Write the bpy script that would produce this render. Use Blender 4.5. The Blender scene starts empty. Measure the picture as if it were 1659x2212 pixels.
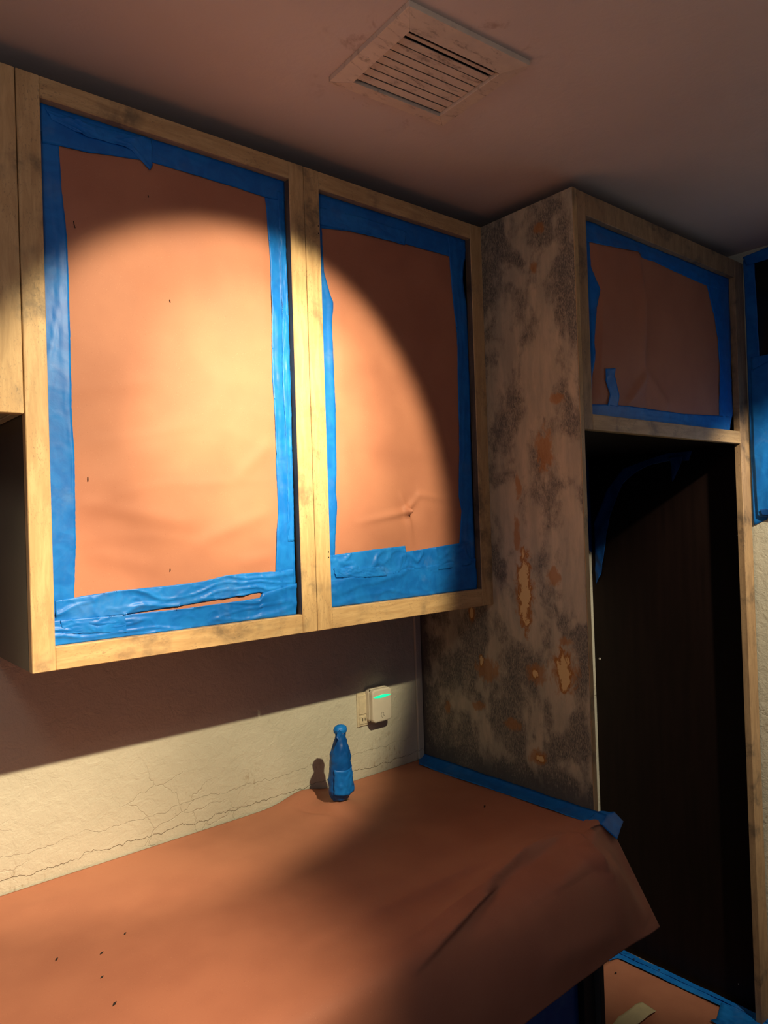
import bpy, bmesh, math, random
from mathutils import Vector, noise, Matrix

# ------------------------------------------------------------------ camera, world, lights
SC = bpy.context.scene
COL = SC.collection
OZ = 1.403                      # height of the wall cabinets' underside above the floor
# (all coordinates below: x along the back wall, y depth (back wall at +0.305), z from the cabinet underside)
F_PX, IW, IH = 1573.8, 1659, 2212
CAM = Vector((-0.335, -1.3276, 0.2426)); YAW, PITCH, ROLL = 0.70213, 0.0092, -0.0327
fw = Vector((math.sin(YAW)*math.cos(PITCH), math.cos(YAW)*math.cos(PITCH), math.sin(PITCH)))
rt = Vector((math.cos(YAW), -math.sin(YAW), 0)); up = rt.cross(fw)
r2 = rt*math.cos(ROLL) + up*math.sin(ROLL); u2 = -rt*math.sin(ROLL) + up*math.cos(ROLL)
cd = bpy.data.cameras.new('camera'); cam = bpy.data.objects.new('camera', cd); COL.objects.link(cam)
M = Matrix((r2, u2, -fw)).transposed().to_4x4(); M.translation = CAM + Vector((0, 0, OZ)); cam.matrix_world = M
cd.sensor_fit = 'VERTICAL'; cd.sensor_height = 36.0; cd.lens = 36.0*F_PX/IH; cd.clip_start = 0.02
SC.camera = cam

w = bpy.data.worlds.new('dim_room_air'); SC.world = w; w.use_nodes = True
w.node_tree.nodes['Background'].inputs[0].default_value = (0.32, 0.54, 1.0, 1)
w.node_tree.nodes['Background'].inputs[1].default_value = 0.055
vs = SC.view_settings
vs.view_transform = 'Standard'; vs.look = 'None'; vs.exposure = 0.0; vs.gamma = 1.0; vs.use_curve_mapping = False

def spot(name, loc, aim, watt, col, angle, blend, size):
    d = bpy.data.lights.new(name, 'SPOT'); d.energy = watt; d.color = col
    d.spot_size = math.radians(angle); d.spot_blend = blend; d.shadow_soft_size = size
    o = bpy.data.objects.new(name, d); COL.objects.link(o)
    o.location = Vector(loc) + Vector((0, 0, OZ))
    o.rotation_euler = (Vector(aim) - Vector(loc)).to_track_quat('-Z', 'Y').to_euler()
    return o
LAMP = (0.50, -1.20, 0.99)
spot('ceiling_spot_main', LAMP, (0.44, 0.0, 0.335), 130, (1.0, 0.81, 0.50), 48, 0.30, 0.014)
spot('ceiling_spot_core', LAMP, (0.50, 0.0, 0.46), 185, (1.0, 0.83, 0.52), 31, 1.0, 0.014)
spot('ceiling_spot_counter', (0.42, -1.20, 0.99), (-0.46, 0.05, -0.60), 165, (1.0, 0.72, 0.46), 56, 0.75, 0.02)
spot('ceiling_spot_alcove', (1.60, -1.20, 0.99), (2.36, -0.15, -0.38), 110, (1.0, 0.82, 0.58), 50, 0.6, 0.02)
for nm, loc, en, c_ in (('added_fill_left', (-0.42, -1.00, 0.80), 4.3, (1.0, 0.84, 0.76)), ('lamp_spill_main', (0.45, -1.22, 0.95), 1.15, (1.0, 0.80, 0.60))):  # the left one is an added fill light with no lamp of the room there
    d = bpy.data.lights.new(nm, 'POINT'); d.energy = en; d.color = c_; d.shadow_soft_size = 0.10
    o = bpy.data.objects.new(nm, d); COL.objects.link(o); o.location = (loc[0], loc[1], loc[2]+OZ)

# ------------------------------------------------------------------ node helpers
class NT:
    def __init__(s, name):
        s.m = bpy.data.materials.new(name); s.m.use_nodes = True
        s.t = s.m.node_tree; s.n = s.t.nodes; s.b = s.n['Principled BSDF']
        s.pos = s.n.new('ShaderNodeNewGeometry').outputs['Position']
    def lk(s, a, b): s.t.links.new(a, b)
    def setin(s, i, v):
        if hasattr(v, 'is_output'): s.lk(v, i)
        elif isinstance(v, (tuple, list)):
            i.default_value = tuple(v) + (1,) if (len(v) == 3 and i.type == 'RGBA') else v
        else: i.default_value = v
    def math(s, op, a, b=0.0, c=0.0, clamp=False):
        n = s.n.new('ShaderNodeMath'); n.operation = op; n.use_clamp = clamp
        for k, v in enumerate((a, b, c)): s.setin(n.inputs[k], v)
        return n.outputs[0]
    def vmath(s, op, a, b=(0, 0, 0)):
        n = s.n.new('ShaderNodeVectorMath'); n.operation = op
        s.setin(n.inputs[0], a); s.setin(n.inputs[1], b)
        return n.outputs['Value'] if op in ('LENGTH', 'DISTANCE', 'DOT_PRODUCT') else n.outputs[0]
    def scaled(s, sc, off=(0, 0, 0)):
        v = s.vmath('MULTIPLY', s.pos, sc)
        return s.vmath('ADD', v, off)
    def noise(s, sc, detail=4.0, rough=0.55, dist=0.0, off=(0, 0, 0)):
        n = s.n.new('ShaderNodeTexNoise')
        s.lk(s.scaled(sc if isinstance(sc, tuple) else (sc,)*3, off), n.inputs['Vector'])
        n.inputs['Scale'].default_value = 1; n.inputs['Detail'].default_value = detail
        n.inputs['Roughness'].default_value = rough; n.inputs['Distortion'].default_value = dist
        return n.outputs[0]
    def ramp(s, v, a, b, lo=0.0, hi=1.0):
        n = s.n.new('ShaderNodeMapRange'); n.interpolation_type = 'SMOOTHSTEP'
        s.setin(n.inputs[0], v); n.inputs[1].default_value = a; n.inputs[2].default_value = b
        n.inputs[3].default_value = lo; n.inputs[4].default_value = hi
        return n.outputs[0]
    def mix(s, f, a, b):
        n = s.n.new('ShaderNodeMix'); n.data_type = 'RGBA'; n.clamp_factor = True
        s.setin(n.inputs[0], f); s.setin(n.inputs[6], a); s.setin(n.inputs[7], b)
        return n.outputs[2]
    def xyz(s):
        n = s.n.new('ShaderNodeSeparateXYZ'); s.lk(s.pos, n.inputs[0]); return n.outputs
    def bump(s, h, strength=0.3, dist=0.002):
        n = s.n.new('ShaderNodeBump'); n.inputs['Strength'].default_value = strength; n.inputs['Distance'].default_value = dist
        s.lk(h, n.inputs['Height']); s.lk(n.outputs[0], s.b.inputs['Normal'])
    def fin(s, col, rough=0.7, spec=0.3):
        s.setin(s.b.inputs['Base Color'], col); s.setin(s.b.inputs['Roughness'], rough)
        s.b.inputs['Specular IOR Level'].default_value = spec
        return s.m
MAT = {}

def mat_wood(name, sc, base, dark, pale, stain=0.62):
    t = NT(name)
    grain = t.noise(tuple(k*1.0 for k in sc), 6, 0.65, 0.6)
    blot = t.noise(9.0, 3, 0.55, 0.4, (3.1, 1.7, 0.3))
    blot2 = t.noise((26, 26, 26), 4, 0.7, 0.2, (0, 5, 2))
    c = t.mix(t.ramp(grain, 0.35, 0.68), base, pale)
    soot = t.math('MULTIPLY', t.ramp(blot, 0.50, stain+0.08), t.ramp(blot2, 0.30, 0.66))
    c = t.mix(t.math('MULTIPLY', soot, 0.72), c, dark)
    fine = t.noise(tuple(k*5 for k in sc), 3, 0.7, 0, (1, 1, 1))
    c = t.mix(t.math('MULTIPLY', t.ramp(fine, 0.58, 0.75), 0.30), c, dark)
    fl = t.noise(tuple(120+k*4 for k in sc), 2, 0.6, 0.8, (4, 4, 4))
    c = t.mix(t.math('MULTIPLY', t.math('MULTIPLY', t.ramp(fl, 0.56, 0.70), t.ramp(t.noise(14.0, 2, 0.5, 0, (9, 1, 1)), 0.40, 0.62)), 0.5), c, dark)
    t.bump(grain, 0.15, 0.001)
    return t.fin(c, 0.52, 0.35)
MAT['wood_v'] = mat_wood('sanded_wood_upright', (70, 70, 9), (0.50, 0.325, 0.155), (0.10, 0.085, 0.065), (0.64, 0.445, 0.225))
MAT['wood_h'] = mat_wood('sanded_wood_level', (9, 70, 70), (0.50, 0.325, 0.155), (0.10, 0.085, 0.065), (0.64, 0.445, 0.225))
MAT['wood_dark'] = mat_wood('old_stain_wood', (60, 60, 9), (0.10, 0.075, 0.055), (0.03, 0.027, 0.025), (0.16, 0.12, 0.085))
MAT['wood_tall'] = mat_wood('smoky_sanded_wood', (60, 60, 9), (0.34, 0.22, 0.12), (0.07, 0.06, 0.05), (0.46, 0.31, 0.17), 0.56)
MAT['wood_box'] = mat_wood('cabinet_box_ply', (40, 40, 7), (0.24, 0.20, 0.14), (0.09, 0.08, 0.065), (0.30, 0.245, 0.17))

def mat_panel():
    t = NT('half_sanded_painted_panel'); x, y, z = t.xyz()
    base = t.mix(t.ramp(t.noise((30, 30, 7), 5, 0.65, 0.3), 0.3, 0.72), (0.36, 0.345, 0.27), (0.52, 0.475, 0.35))
    # leftover grey-black paint: cloudy areas broken up by fine grain
    cloud = t.noise((9, 9, 6.5), 3, 0.55, 0.5, (2.2, 4.1, 1.3))
    grain = t.noise((380, 380, 120), 3, 0.7, 0.8)
    zc = t.math('SUBTRACT', z, OZ)
    foot = t.ramp(t.math('ADD', zc, t.math('MULTIPLY', cloud, 0.16)), -0.405, -0.30, 1, 0)
    back = t.ramp(t.math('SUBTRACT', y, t.math('MULTIPLY', cloud, 0.10)), 0.19, 0.26, 0, 1)
    edge = t.math('MAXIMUM', foot, back)
    m = t.math('ADD', t.ramp(t.math('ADD', t.math('MULTIPLY', cloud, 0.75), t.math('MULTIPLY', t.noise((40, 40, 22), 4, 0.7, 0.3, (1, 8, 3)), 0.25)), 0.43, 0.57), edge, clamp=True)
    g = t.ramp(t.math('ADD', grain, t.math('MULTIPLY', edge, 0.25)), 0.18, 0.66)
    c = t.mix(t.math('MULTIPLY', m, t.math('MULTIPLY', g, 0.88)), base, (0.045, 0.052, 0.06))
    # worn-through spots: (y, z, ry, rz)
    spots = [(-.110,.045,.032,.105),(-.226,-.155,.045,.060),(-.190,.400,.030,.060),(-.197,.965,.020,.015),(-.174,.868,.012,.015),
             (-.231,.526,.022,.016),(.030,-.180,.045,.035),(-.135,-.384,.034,.022),(.083,-.031,.014,.030),(-.205,.084,.022,.030),
             (.069,-.289,.028,.014),(.191,-.310,.012,.020),(-.140,-.170,.035,.028),(-.054,-.316,.030,.018),(-.100,.316,.012,.035),
             (-.091,.183,.012,.060),(-.233,-.075,.020,.012)]
    cores = [(-.110,.040,.020,.092),(-.226,-.152,.022,.045),(.051,-.157,.011,.015),(-.140,-.385,.016,.010),(.083,-.031,.007,.017),(-.136,-.170,.009,.012)]
    nz = t.math('MULTIPLY', t.math('SUBTRACT', t.noise((60, 60, 34), 4, 0.65, 0.5), 0.5), 2.3)
    def field(lst):
        f = None
        for (a, b, ra, rb) in lst:
            n = t.n.new('ShaderNodeCombineXYZ')
            t.lk(t.math('DIVIDE', t.math('SUBTRACT', y, a), ra), n.inputs[1])
            t.lk(t.math('DIVIDE', t.math('SUBTRACT', zc, b), rb), n.inputs[2])
            l = t.vmath('LENGTH', n.outputs[0])
            f = l if f is None else t.math('MINIMUM', f, l)
        return t.math('ADD', f, nz)
    fo = field(spots); fc = field(cores)
    c = t.mix(t.math('MULTIPLY', t.ramp(fo, 0.55, 1.15, 1, 0), 0.72), c, (0.36, 0.165, 0.045))
    c = t.mix(t.math('MULTIPLY', t.ramp(fc, 0.95, 1.25, 1, 0), 0.85), c, (0.34, 0.135, 0.02))
    c = t.mix(t.math('MULTIPLY', t.ramp(fc, 0.70, 0.92, 1, 0), 0.92), c, (0.74, 0.57, 0.27))
    t.bump(grain, 0.22, 0.0012)
    return t.fin(c, 0.55, 0.35)
MAT['panel'] = mat_panel()

def mat_paper(name, k=1.0):
    t = NT(name)
    a = t.noise(7.0, 3, 0.5); f = t.noise(420.0, 2, 0.6)
    c = t.mix(t.ramp(a, 0.3, 0.7), (0.41*k, 0.168*k, 0.102*k), (0.47*k, 0.20*k, 0.12*k))
    c = t.mix(t.math('MULTIPLY', t.ramp(f, 0.62, 0.78), 0.35), c, (0.60*k, 0.32*k, 0.2*k))
    c = t.mix(t.math('MULTIPLY', t.ramp(f, 0.22, 0.36, 1, 0), 0.35), c, (0.24*k, 0.08*k, 0.045*k))
    t.bump(t.noise(160.0, 3, 0.6), 0.10, 0.0006)
    return t.fin(c, 0.62, 0.35)
MAT['paper'] = mat_paper('rosin_paper')

def mat_tape(name, col, col2, rough=0.42):
    t = NT(name)
    a = t.noise(24.0, 4, 0.6, 0.8)
    c = t.mix(t.ramp(a, 0.35, 0.7), col, col2)
    dust = t.math('MULTIPLY', t.ramp(t.noise(11.0, 4, 0.65, 0.3, (7, 2, 1)), 0.55, 0.78), 0.20)
    c = t.mix(dust, c, (0.20, 0.36, 0.55))
    t.bump(t.noise(340.0, 2, 0.5), 0.12, 0.0005)
    return t.fin(c, rough, 0.25)
MAT['tape'] = mat_tape('blue_masking_tape', (0.006, 0.14, 0.55), (0.010, 0.19, 0.66))
MAT['tape2'] = mat_tape('blue_masking_tape_layer', (0.008, 0.16, 0.60), (0.014, 0.22, 0.72), 0.42)
MAT['tape_dark'] = mat_tape('blue_tape_layers', (0.004, 0.075, 0.32), (0.007, 0.11, 0.42), 0.38)
MAT['film'] = mat_tape('blue_film', (0.006, 0.06, 0.26), (0.01, 0.085, 0.33), 0.4)

def mat_wall():
    t = NT('cream_painted_plaster'); x, y, z = t.xyz()
    big = t.noise(5.0, 4, 0.6); mid = t.noise(38.0, 5, 0.6, 0.6); fine = t.noise(190.0, 4, 0.6)
    c = t.mix(t.ramp(big, 0.3, 0.7), (0.555, 0.555, 0.455), (0.615, 0.615, 0.51))
    # grime spatters low on the wall
    zc = t.math('SUBTRACT', z, OZ)
    low = t.math('MULTIPLY', t.ramp(zc, -0.34, -0.42, 0, 1), t.ramp(t.noise((6, 6, 6), 2, 0.5, 0, (4, 0, 2)), 0.46, 0.62))
    spat = t.math('MULTIPLY', low, t.ramp(t.noise((90, 90, 40), 4, 0.7, 0.4, (2, 9, 4)), 0.54, 0.68))
    c = t.mix(t.math('MULTIPLY', spat, 0.6), c, (0.30, 0.22, 0.12))
    # hairline cracks
    def crack(h, sc, off, wd):
        wob = t.math('MULTIPLY', t.math('SUBTRACT', t.noise(sc, 4, 0.7, 0.4, off), 0.5), 0.05)
        return t.ramp(t.math('ABSOLUTE', t.math('SUBTRACT', t.math('SUBTRACT', zc, h), wob)), 0.0, wd, 1, 0)
    ck = t.math('MAXIMUM', crack(-0.462, (14, 14, 0.5), (1, 2, 3), 0.0011), t.math('MULTIPLY', crack(-0.415, (10, 10, 0.5), (5, 2, 3), 0.0008), 0.35))
    ck = t.math('MULTIPLY', ck, t.ramp(t.noise((5, 5, 1), 3, 0.6, 0, (8, 1, 1)), 0.40, 0.55))
    v = t.n.new('ShaderNodeTexVoronoi'); v.feature = 'DISTANCE_TO_EDGE'; v.inputs['Scale'].default_value = 1
    wv = t.vmath('ADD', t.scaled((11, 11, 15)), t.vmath('MULTIPLY', s_col(t, 30.0), (0.5, 0.5, 0.5)))
    t.lk(wv, v.inputs['Vector'])
    vk = t.math('MULTIPLY', t.ramp(v.outputs['Distance'], 0.0, 0.018, 1, 0), t.ramp(t.noise(4.0, 2, 0.5, 0, (3, 3, 3)), 0.52, 0.62))
    vk = t.math('MULTIPLY', vk, t.ramp(zc, -0.25, -0.36, 0, 1))
    c = t.mix(t.math('MULTIPLY', ck, 0.6), c, (0.20, 0.155, 0.09))
    c = t.mix(t.math('MULTIPLY', vk, 0.08), c, (0.25, 0.20, 0.12))
    h = t.math('ADD', t.math('MULTIPLY', mid, 1.0), t.math('MULTIPLY', fine, 0.25))
    h = t.math('SUBTRACT', h, t.math('ADD', t.math('MULTIPLY', ck, 0.9), t.math('MULTIPLY', vk, 0.25)))
    t.bump(h, 0.75, 0.004)
    return t.fin(c, 0.5, 0.35)
def s_col(t, sc):
    n = t.n.new('ShaderNodeTexNoise'); t.lk(t.scaled((sc,)*3), n.inputs['Vector']); n.inputs['Scale'].default_value = 1
    n.inputs['Detail'].default_value = 3
    return n.outputs['Color']
MAT['wall'] = mat_wall()

def mat_ceiling():
    t = NT('painted_ceiling'); x, y, z = t.xyz()
    c = t.mix(t.ramp(t.noise(3.0, 3, 0.5), 0.3, 0.7), (0.60, 0.53, 0.50), (0.66, 0.585, 0.55))
    # dust marks around the vent
    n = t.n.new('ShaderNodeCombineXYZ'); t.lk(t.math('SUBTRACT', x, 0.607), n.inputs[0]); t.lk(t.math('SUBTRACT', y, -0.38), n.inputs[1])
    dd = t.vmath('LENGTH', n.outputs[0])
    st = t.math('MULTIPLY', t.ramp(dd, 0.26, 0.15, 0, 1), t.ramp(t.noise((14, 14, 14), 4, 0.65, 0.6, (1.3, 0, 0)), 0.54, 0.70))
    c = t.mix(t.math('MULTIPLY', st, 0.5), c, (0.20, 0.10, 0.07))
    h = t.math('ADD', t.noise(26.0, 4, 0.6, 0.5), t.math('MULTIPLY', t.noise(120.0, 3, 0.6), 0.3))
    t.bump(h, 0.28, 0.003)
    return t.fin(c, 0.6, 0.3)
MAT['ceiling'] = mat_ceiling()

def mat_plain(name, col, rough=0.6, spec=0.3, vary=0.12, sc=20.0):
    t = NT(name); a = t.noise(sc, 4, 0.6)
    c = t.mix(t.ramp(a, 0.3, 0.7), tuple(k*(1-vary) for k in col), tuple(k*(1+vary) for k in col))
    t.bump(a, 0.06, 0.001)
    return t.fin(c, rough, spec)
def mat_vent():
    t = NT('dusty_vent_enamel')
    c = t.mix(t.ramp(t.noise(20.0, 3, 0.6), 0.3, 0.7), (0.60, 0.52, 0.44), (0.68, 0.59, 0.49))
    soot = t.math('MULTIPLY', t.ramp(t.noise((22, 60, 22), 4, 0.65, 0.5, (3, 1, 2)), 0.52, 0.70), t.ramp(t.noise(160.0, 3, 0.6), 0.30, 0.60))
    c = t.mix(t.math('MULTIPLY', soot, 0.6), c, (0.10, 0.065, 0.045))
    return t.fin(c, 0.45, 0.4)
MAT['vent'] = mat_vent()
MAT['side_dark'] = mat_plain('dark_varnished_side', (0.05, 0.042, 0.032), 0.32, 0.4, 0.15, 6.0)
MAT['black'] = mat_plain('duct_black', (0.008, 0.008, 0.008), 0.8, 0.1)
MAT['white'] = mat_plain('aged_white_plastic', (0.68, 0.65, 0.54), 0.35, 0.5, 0.05)
MAT['plate'] = mat_plain('painted_over_plate', (0.62, 0.56, 0.40), 0.45, 0.4, 0.1, 60)
MAT['slot'] = mat_plain('dark_slot', (0.03, 0.025, 0.02), 0.7, 0.2)
MAT['ink'] = mat_plain('grey_print', (0.25, 0.24, 0.22), 0.5, 0.3)
MAT['screw'] = mat_plain('steel_screw', (0.5, 0.48, 0.45), 0.35, 0.5)
MAT['base'] = mat_plain('black_base_cabinet', (0.018, 0.018, 0.018), 0.6, 0.3)
MAT['worktop'] = mat_plain('worktop_laminate', (0.35, 0.28, 0.2), 0.5, 0.3)
MAT['beige'] = mat_plain('beige_tape', (0.62, 0.55, 0.34), 0.6, 0.3, 0.06)
MAT['chip'] = mat_plain('dark_paint_chip', (0.02, 0.016, 0.014), 0.6, 0.3)
MAT['glass'] = mat_plain('night_black_glass', (0.006, 0.005, 0.004), 0.18, 0.5)
def mat_laminate():
    t = NT('dark_brown_laminate')
    c = t.mix(t.ramp(t.noise((40, 40, 3), 4, 0.6), 0.3, 0.7), (0.0085, 0.0042, 0.0034), (0.013, 0.0062, 0.005))
    return t.fin(c, 0.55, 0.15)
MAT['laminate'] = mat_laminate()
def mat_floor():
    t = NT('speckled_floor')
    c = t.mix(t.ramp(t.noise(230.0, 3, 0.7), 0.42, 0.58), (0.30, 0.22, 0.13), (0.58, 0.48, 0.33))
    c = t.mix(t.ramp(t.noise(300.0, 2, 0.7, 0, (5, 5, 5)), 0.62, 0.7), c, (0.08, 0.06, 0.04))
    t.bump(t.noise(230.0, 3, 0.7), 0.3, 0.002)
    return t.fin(c, 0.7, 0.2)
MAT['floor'] = mat_floor()
def mat_glow():
    t = NT('green_indicator'); t.b.inputs['Emission Color'].default_value = (0.01, 0.9, 0.42, 1)
    t.b.inputs['Emission Strength'].default_value = 0.9
    return t.fin((0.01, 0.55, 0.28), 0.3, 0.4)
MAT['glow'] = mat_glow()

# ------------------------------------------------------------------ object helpers
ORG = {}
def tag(o, label=None, cat=None, group=None, kind=None):
    if label: o['label'] = label
    if cat: o['category'] = cat
    if group: o['group'] = group
    if kind: o['kind'] = kind
    return o
def thing(name, label, cat, loc, group=None):
    o = bpy.data.objects.new(name, None); COL.objects.link(o); o.empty_display_size = 0.05
    o.location = Vector(loc) + Vector((0, 0, OZ)); ORG[o.name] = Vector(loc)
    return tag(o, label, cat, group)
def mesh(name, verts, faces, mat, parent=None, smooth=False, bevel=0.0, seg=1):
    """verts in cabinet coordinates"""
    if parent is None:
        xs = [v[0] for v in verts]; ys = [v[1] for v in verts]; zs = [v[2] for v in verts]
        org = Vector(((min(xs)+max(xs))/2, (min(ys)+max(ys))/2, min(zs)))
    else: org = ORG[parent.name]
    bm = bmesh.new()
    vv = [bm.verts.new(Vector(v) - org) for v in verts]
    for f in faces:
        try: bm.faces.new([vv[i] for i in f])
        except ValueError: pass
    bmesh.ops.recalc_face_normals(bm, faces=bm.faces[:])
    if bevel > 0:
        bmesh.ops.bevel(bm, geom=bm.edges[:], offset=bevel, segments=seg, affect='EDGES', profile=0.6)
    for f in bm.faces: f.smooth = smooth
    me = bpy.data.meshes.new(name); bm.to_mesh(me); bm.free()
    me.materials.append(MAT[mat])
    o = bpy.data.objects.new(name, me); COL.objects.link(o); ORG[o.name] = org
    if parent is None: o.location = org + Vector((0, 0, OZ))
    else: o.parent = parent
    return o
BF = [(0, 1, 3, 2), (4, 6, 7, 5), (0, 4, 5, 1), (2, 3, 7, 6), (0, 2, 6, 4), (1, 5, 7, 3)]
def boxv(x0, x1, y0, y1, z0, z1):
    return [(x, y, z) for x in (x0, x1) for y in (y0, y1) for z in (z0, z1)]
def box(name, b, mat, parent=None, bevel=0.0012, seg=1):
    return mesh(name, boxv(*b), BF, mat, parent, False, bevel, seg)
def multibox(name, bs, mat, parent=None):
    V, Fc = [], []
    for b in bs:
        k = len(V); V += boxv(*b); Fc += [tuple(i+k for i in f) for f in BF]
    return mesh(name, V, Fc, mat, parent)
def sheet(name, fn, nu, nv, mat, parent=None, thick=0.0004, smooth=True):
    """thin closed sheet: fn(u, v) -> (point, normal)"""
    top, bot = [], []
    for i in range(nu+1):
        for j in range(nv+1):
            p, n = fn(i/nu, j/nv); p = Vector(p); n = Vector(n)
            top.append(p); bot.append(p - n*thick)
    N = len(top); idx = lambda i, j: i*(nv+1)+j
    Fc = []
    for i in range(nu):
        for j in range(nv):
            q = (idx(i, j), idx(i+1, j), idx(i+1, j+1), idx(i, j+1))
            Fc.append(q); Fc.append(tuple(N+k for k in reversed(q)))
    rim = [idx(i, 0) for i in range(nu+1)] + [idx(nu, j) for j in range(1, nv+1)] + [idx(i, nv) for i in range(nu-1, -1, -1)] + [idx(0, j) for j in range(nv-1, 0, -1)]
    for a, b in zip(rim, rim[1:]+rim[:1]): Fc.append((a, a+N, b+N, b))
    return mesh(name, top+bot, Fc, mat, parent, smooth)
def poly_at(pts, t):
    """point at fraction t of the polyline's length"""
    L = [math.dist(a, b) for a, b in zip(pts, pts[1:])]; s = t*sum(L)
    for a, b, l in zip(pts, pts[1:], L):
        if s <= l or (a, b) == (pts[-2], pts[-1]):
            k = 0 if l == 0 else min(1, s/l)
            return tuple(a[i] + (b[i]-a[i])*k for i in range(len(a)))
        s -= l
def smoothed(pts, n=3):
    """small ragged waviness on a traced edge"""
    return pts
def tube(name, pts, r, mat, parent=None, n=6):
    V, Fc = [], []
    for i, p in enumerate(pts):
        p = Vector(p); a = Vector(pts[max(0, i-1)]); b = Vector(pts[min(len(pts)-1, i+1)]); tdir = (b-a).normalized()
        s = tdir.orthogonal().normalized(); q = tdir.cross(s)
        for k in range(n):
            an = 2*math.pi*k/n; V.append(p + s*math.cos(an)*r + q*math.sin(an)*r)
    for i in range(len(pts)-1):
        for k in range(n): Fc.append((i*n+k, i*n+(k+1) % n, (i+1)*n+(k+1) % n, (i+1)*n+k))
    Fc += [tuple(range(n)), tuple(reversed(range((len(pts)-1)*n, len(pts)*n)))]
    return mesh(name, V, Fc, mat, parent, True)
def nz(x, y, z=0.0): return noise.noise(Vector((x, y, z)))
def ridge(x, y, z=0.0): return 1.0 - 2.0*abs(noise.noise(Vector((x, y, z))))
def seg_dist(p, a, b):
    ax, ay = a; bx, by = b; px, py = p
    l2 = (bx-ax)**2+(by-ay)**2; t = max(0, min(1, ((px-ax)*(bx-ax)+(py-ay)*(by-ay))/l2))
    return math.hypot(px-ax-t*(bx-ax), py-ay-t*(by-ay)), t

# ------------------------------------------------------------------ the setting
YB = 0.3046; XR = 1.1709; XT = 2.0892; YT = -0.2985; HC = 1.067; FL = -1.403; XW = 2.094; CZ = -0.4888
tag(box('wall_back', (-1.6, XW+0.1, YB, YB+0.10, FL, HC), 'wall', bevel=0), kind='structure')
tag(box('wall_right', (XW, XW+0.10, -2.6, YB, FL, HC), 'wall', bevel=0), kind='structure')
tag(box('floor', (-1.6, XW+0.1, -2.6, YB+0.1, FL-0.05, FL), 'floor', bevel=0), kind='structure')
tag(box('ceiling', (-1.6, XW+0.1, -2.6, YB+0.1, HC, HC+0.05), 'ceiling', bevel=0), kind='structure')

tag(box('trim_1', (1.146, 1.1700, YB-0.008, YB, CZ+0.004, -0.0005), 'wall', bevel=0.002), kind='structure')

# ------------------------------------------------------------------ wall cabinets
STILE = {}
def wall_cabinet(label, x0, x1, z0, z1, ox0, ox1, oz0, oz1, group):
    t = thing('wall_cabinet', label, 'cabinet', ((x0+x1)/2, YB/2, z0), group)
    T = 0.0195; s = 0.016; e = 0.0006
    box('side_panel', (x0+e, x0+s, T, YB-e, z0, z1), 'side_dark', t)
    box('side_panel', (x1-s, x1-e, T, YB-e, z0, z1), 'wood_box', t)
    box('bottom_board', (x0+s, x1-s, T, YB-e, z0+0.002, z0+0.016), 'wood_box', t)
    box('top_board', (x0+s, x1-s, T, YB-e, z1-0.018, z1), 'wood_box', t)
    box('back_board', (x0+s, x1-s, YB-0.008, YB-e, z0+0.016, z1-0.018), 'wood_dark', t)
    t_l = box('stile', (x0+e, ox0, 0, T, z0, z1), 'wood_v', t)
    t_s = box('stile', (ox1, x1-e, 0, T, z0, z1), 'wood_v', t); STILE[t.name] = (t_l, t_s)
    box('rail', (ox0, ox1, 0.0003, T, oz1, z1), 'wood_h', t)
    box('rail', (ox0, ox1, 0.0003, T, z0, oz0), 'wood_h', t)
    return t
XS = 0.5865; H = 1.03
c1 = wall_cabinet('wide wall cabinet with sanded face frame holding the larger spotlit sheet of paper', 0, XS, 0, H, 0.0385, 0.5475, 0.040, 0.992, None)
c2 = wall_cabinet('wall cabinet with sanded face frame next to the mottled tall panel', XS, XR-0.001, 0, H, 0.627, 1.1235, 0.045, 0.990, None)
c3 = wall_cabinet('shorter sanded wall cabinet hanging higher than its neighbour', -0.62, -0.0005, 0.440, H, -0.58, -0.042, 0.482, 0.990, None)
box('door_panel', (-0.585, -0.038, 0.0198, 0.0258, 0.475, 0.995), 'wood_v', c3)
# dark old stain left on the reveal of the middle stile
box('reveal_strip', (0.5472, 0.5480, 0.0012, 0.0193, 0.041, 0.991), 'wood_dark', STILE[c1.name][1], 0)
box('reveal_strip', (1.1232, 1.1240, 0.0012, 0.0193, 0.046, 0.989), 'wood_dark', STILE[c2.name][1], 0)
for (px, pz) in ((0.622, 0.905), (0.622, 0.888), (0.622, 0.172), (0.622, 0.160)):
    box('nail_hole', (px-0.0012, px+0.0012, -0.0002, 0.0006, pz-0.0016, pz+0.0016), 'slot', STILE[c2.name][0], 0)

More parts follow.
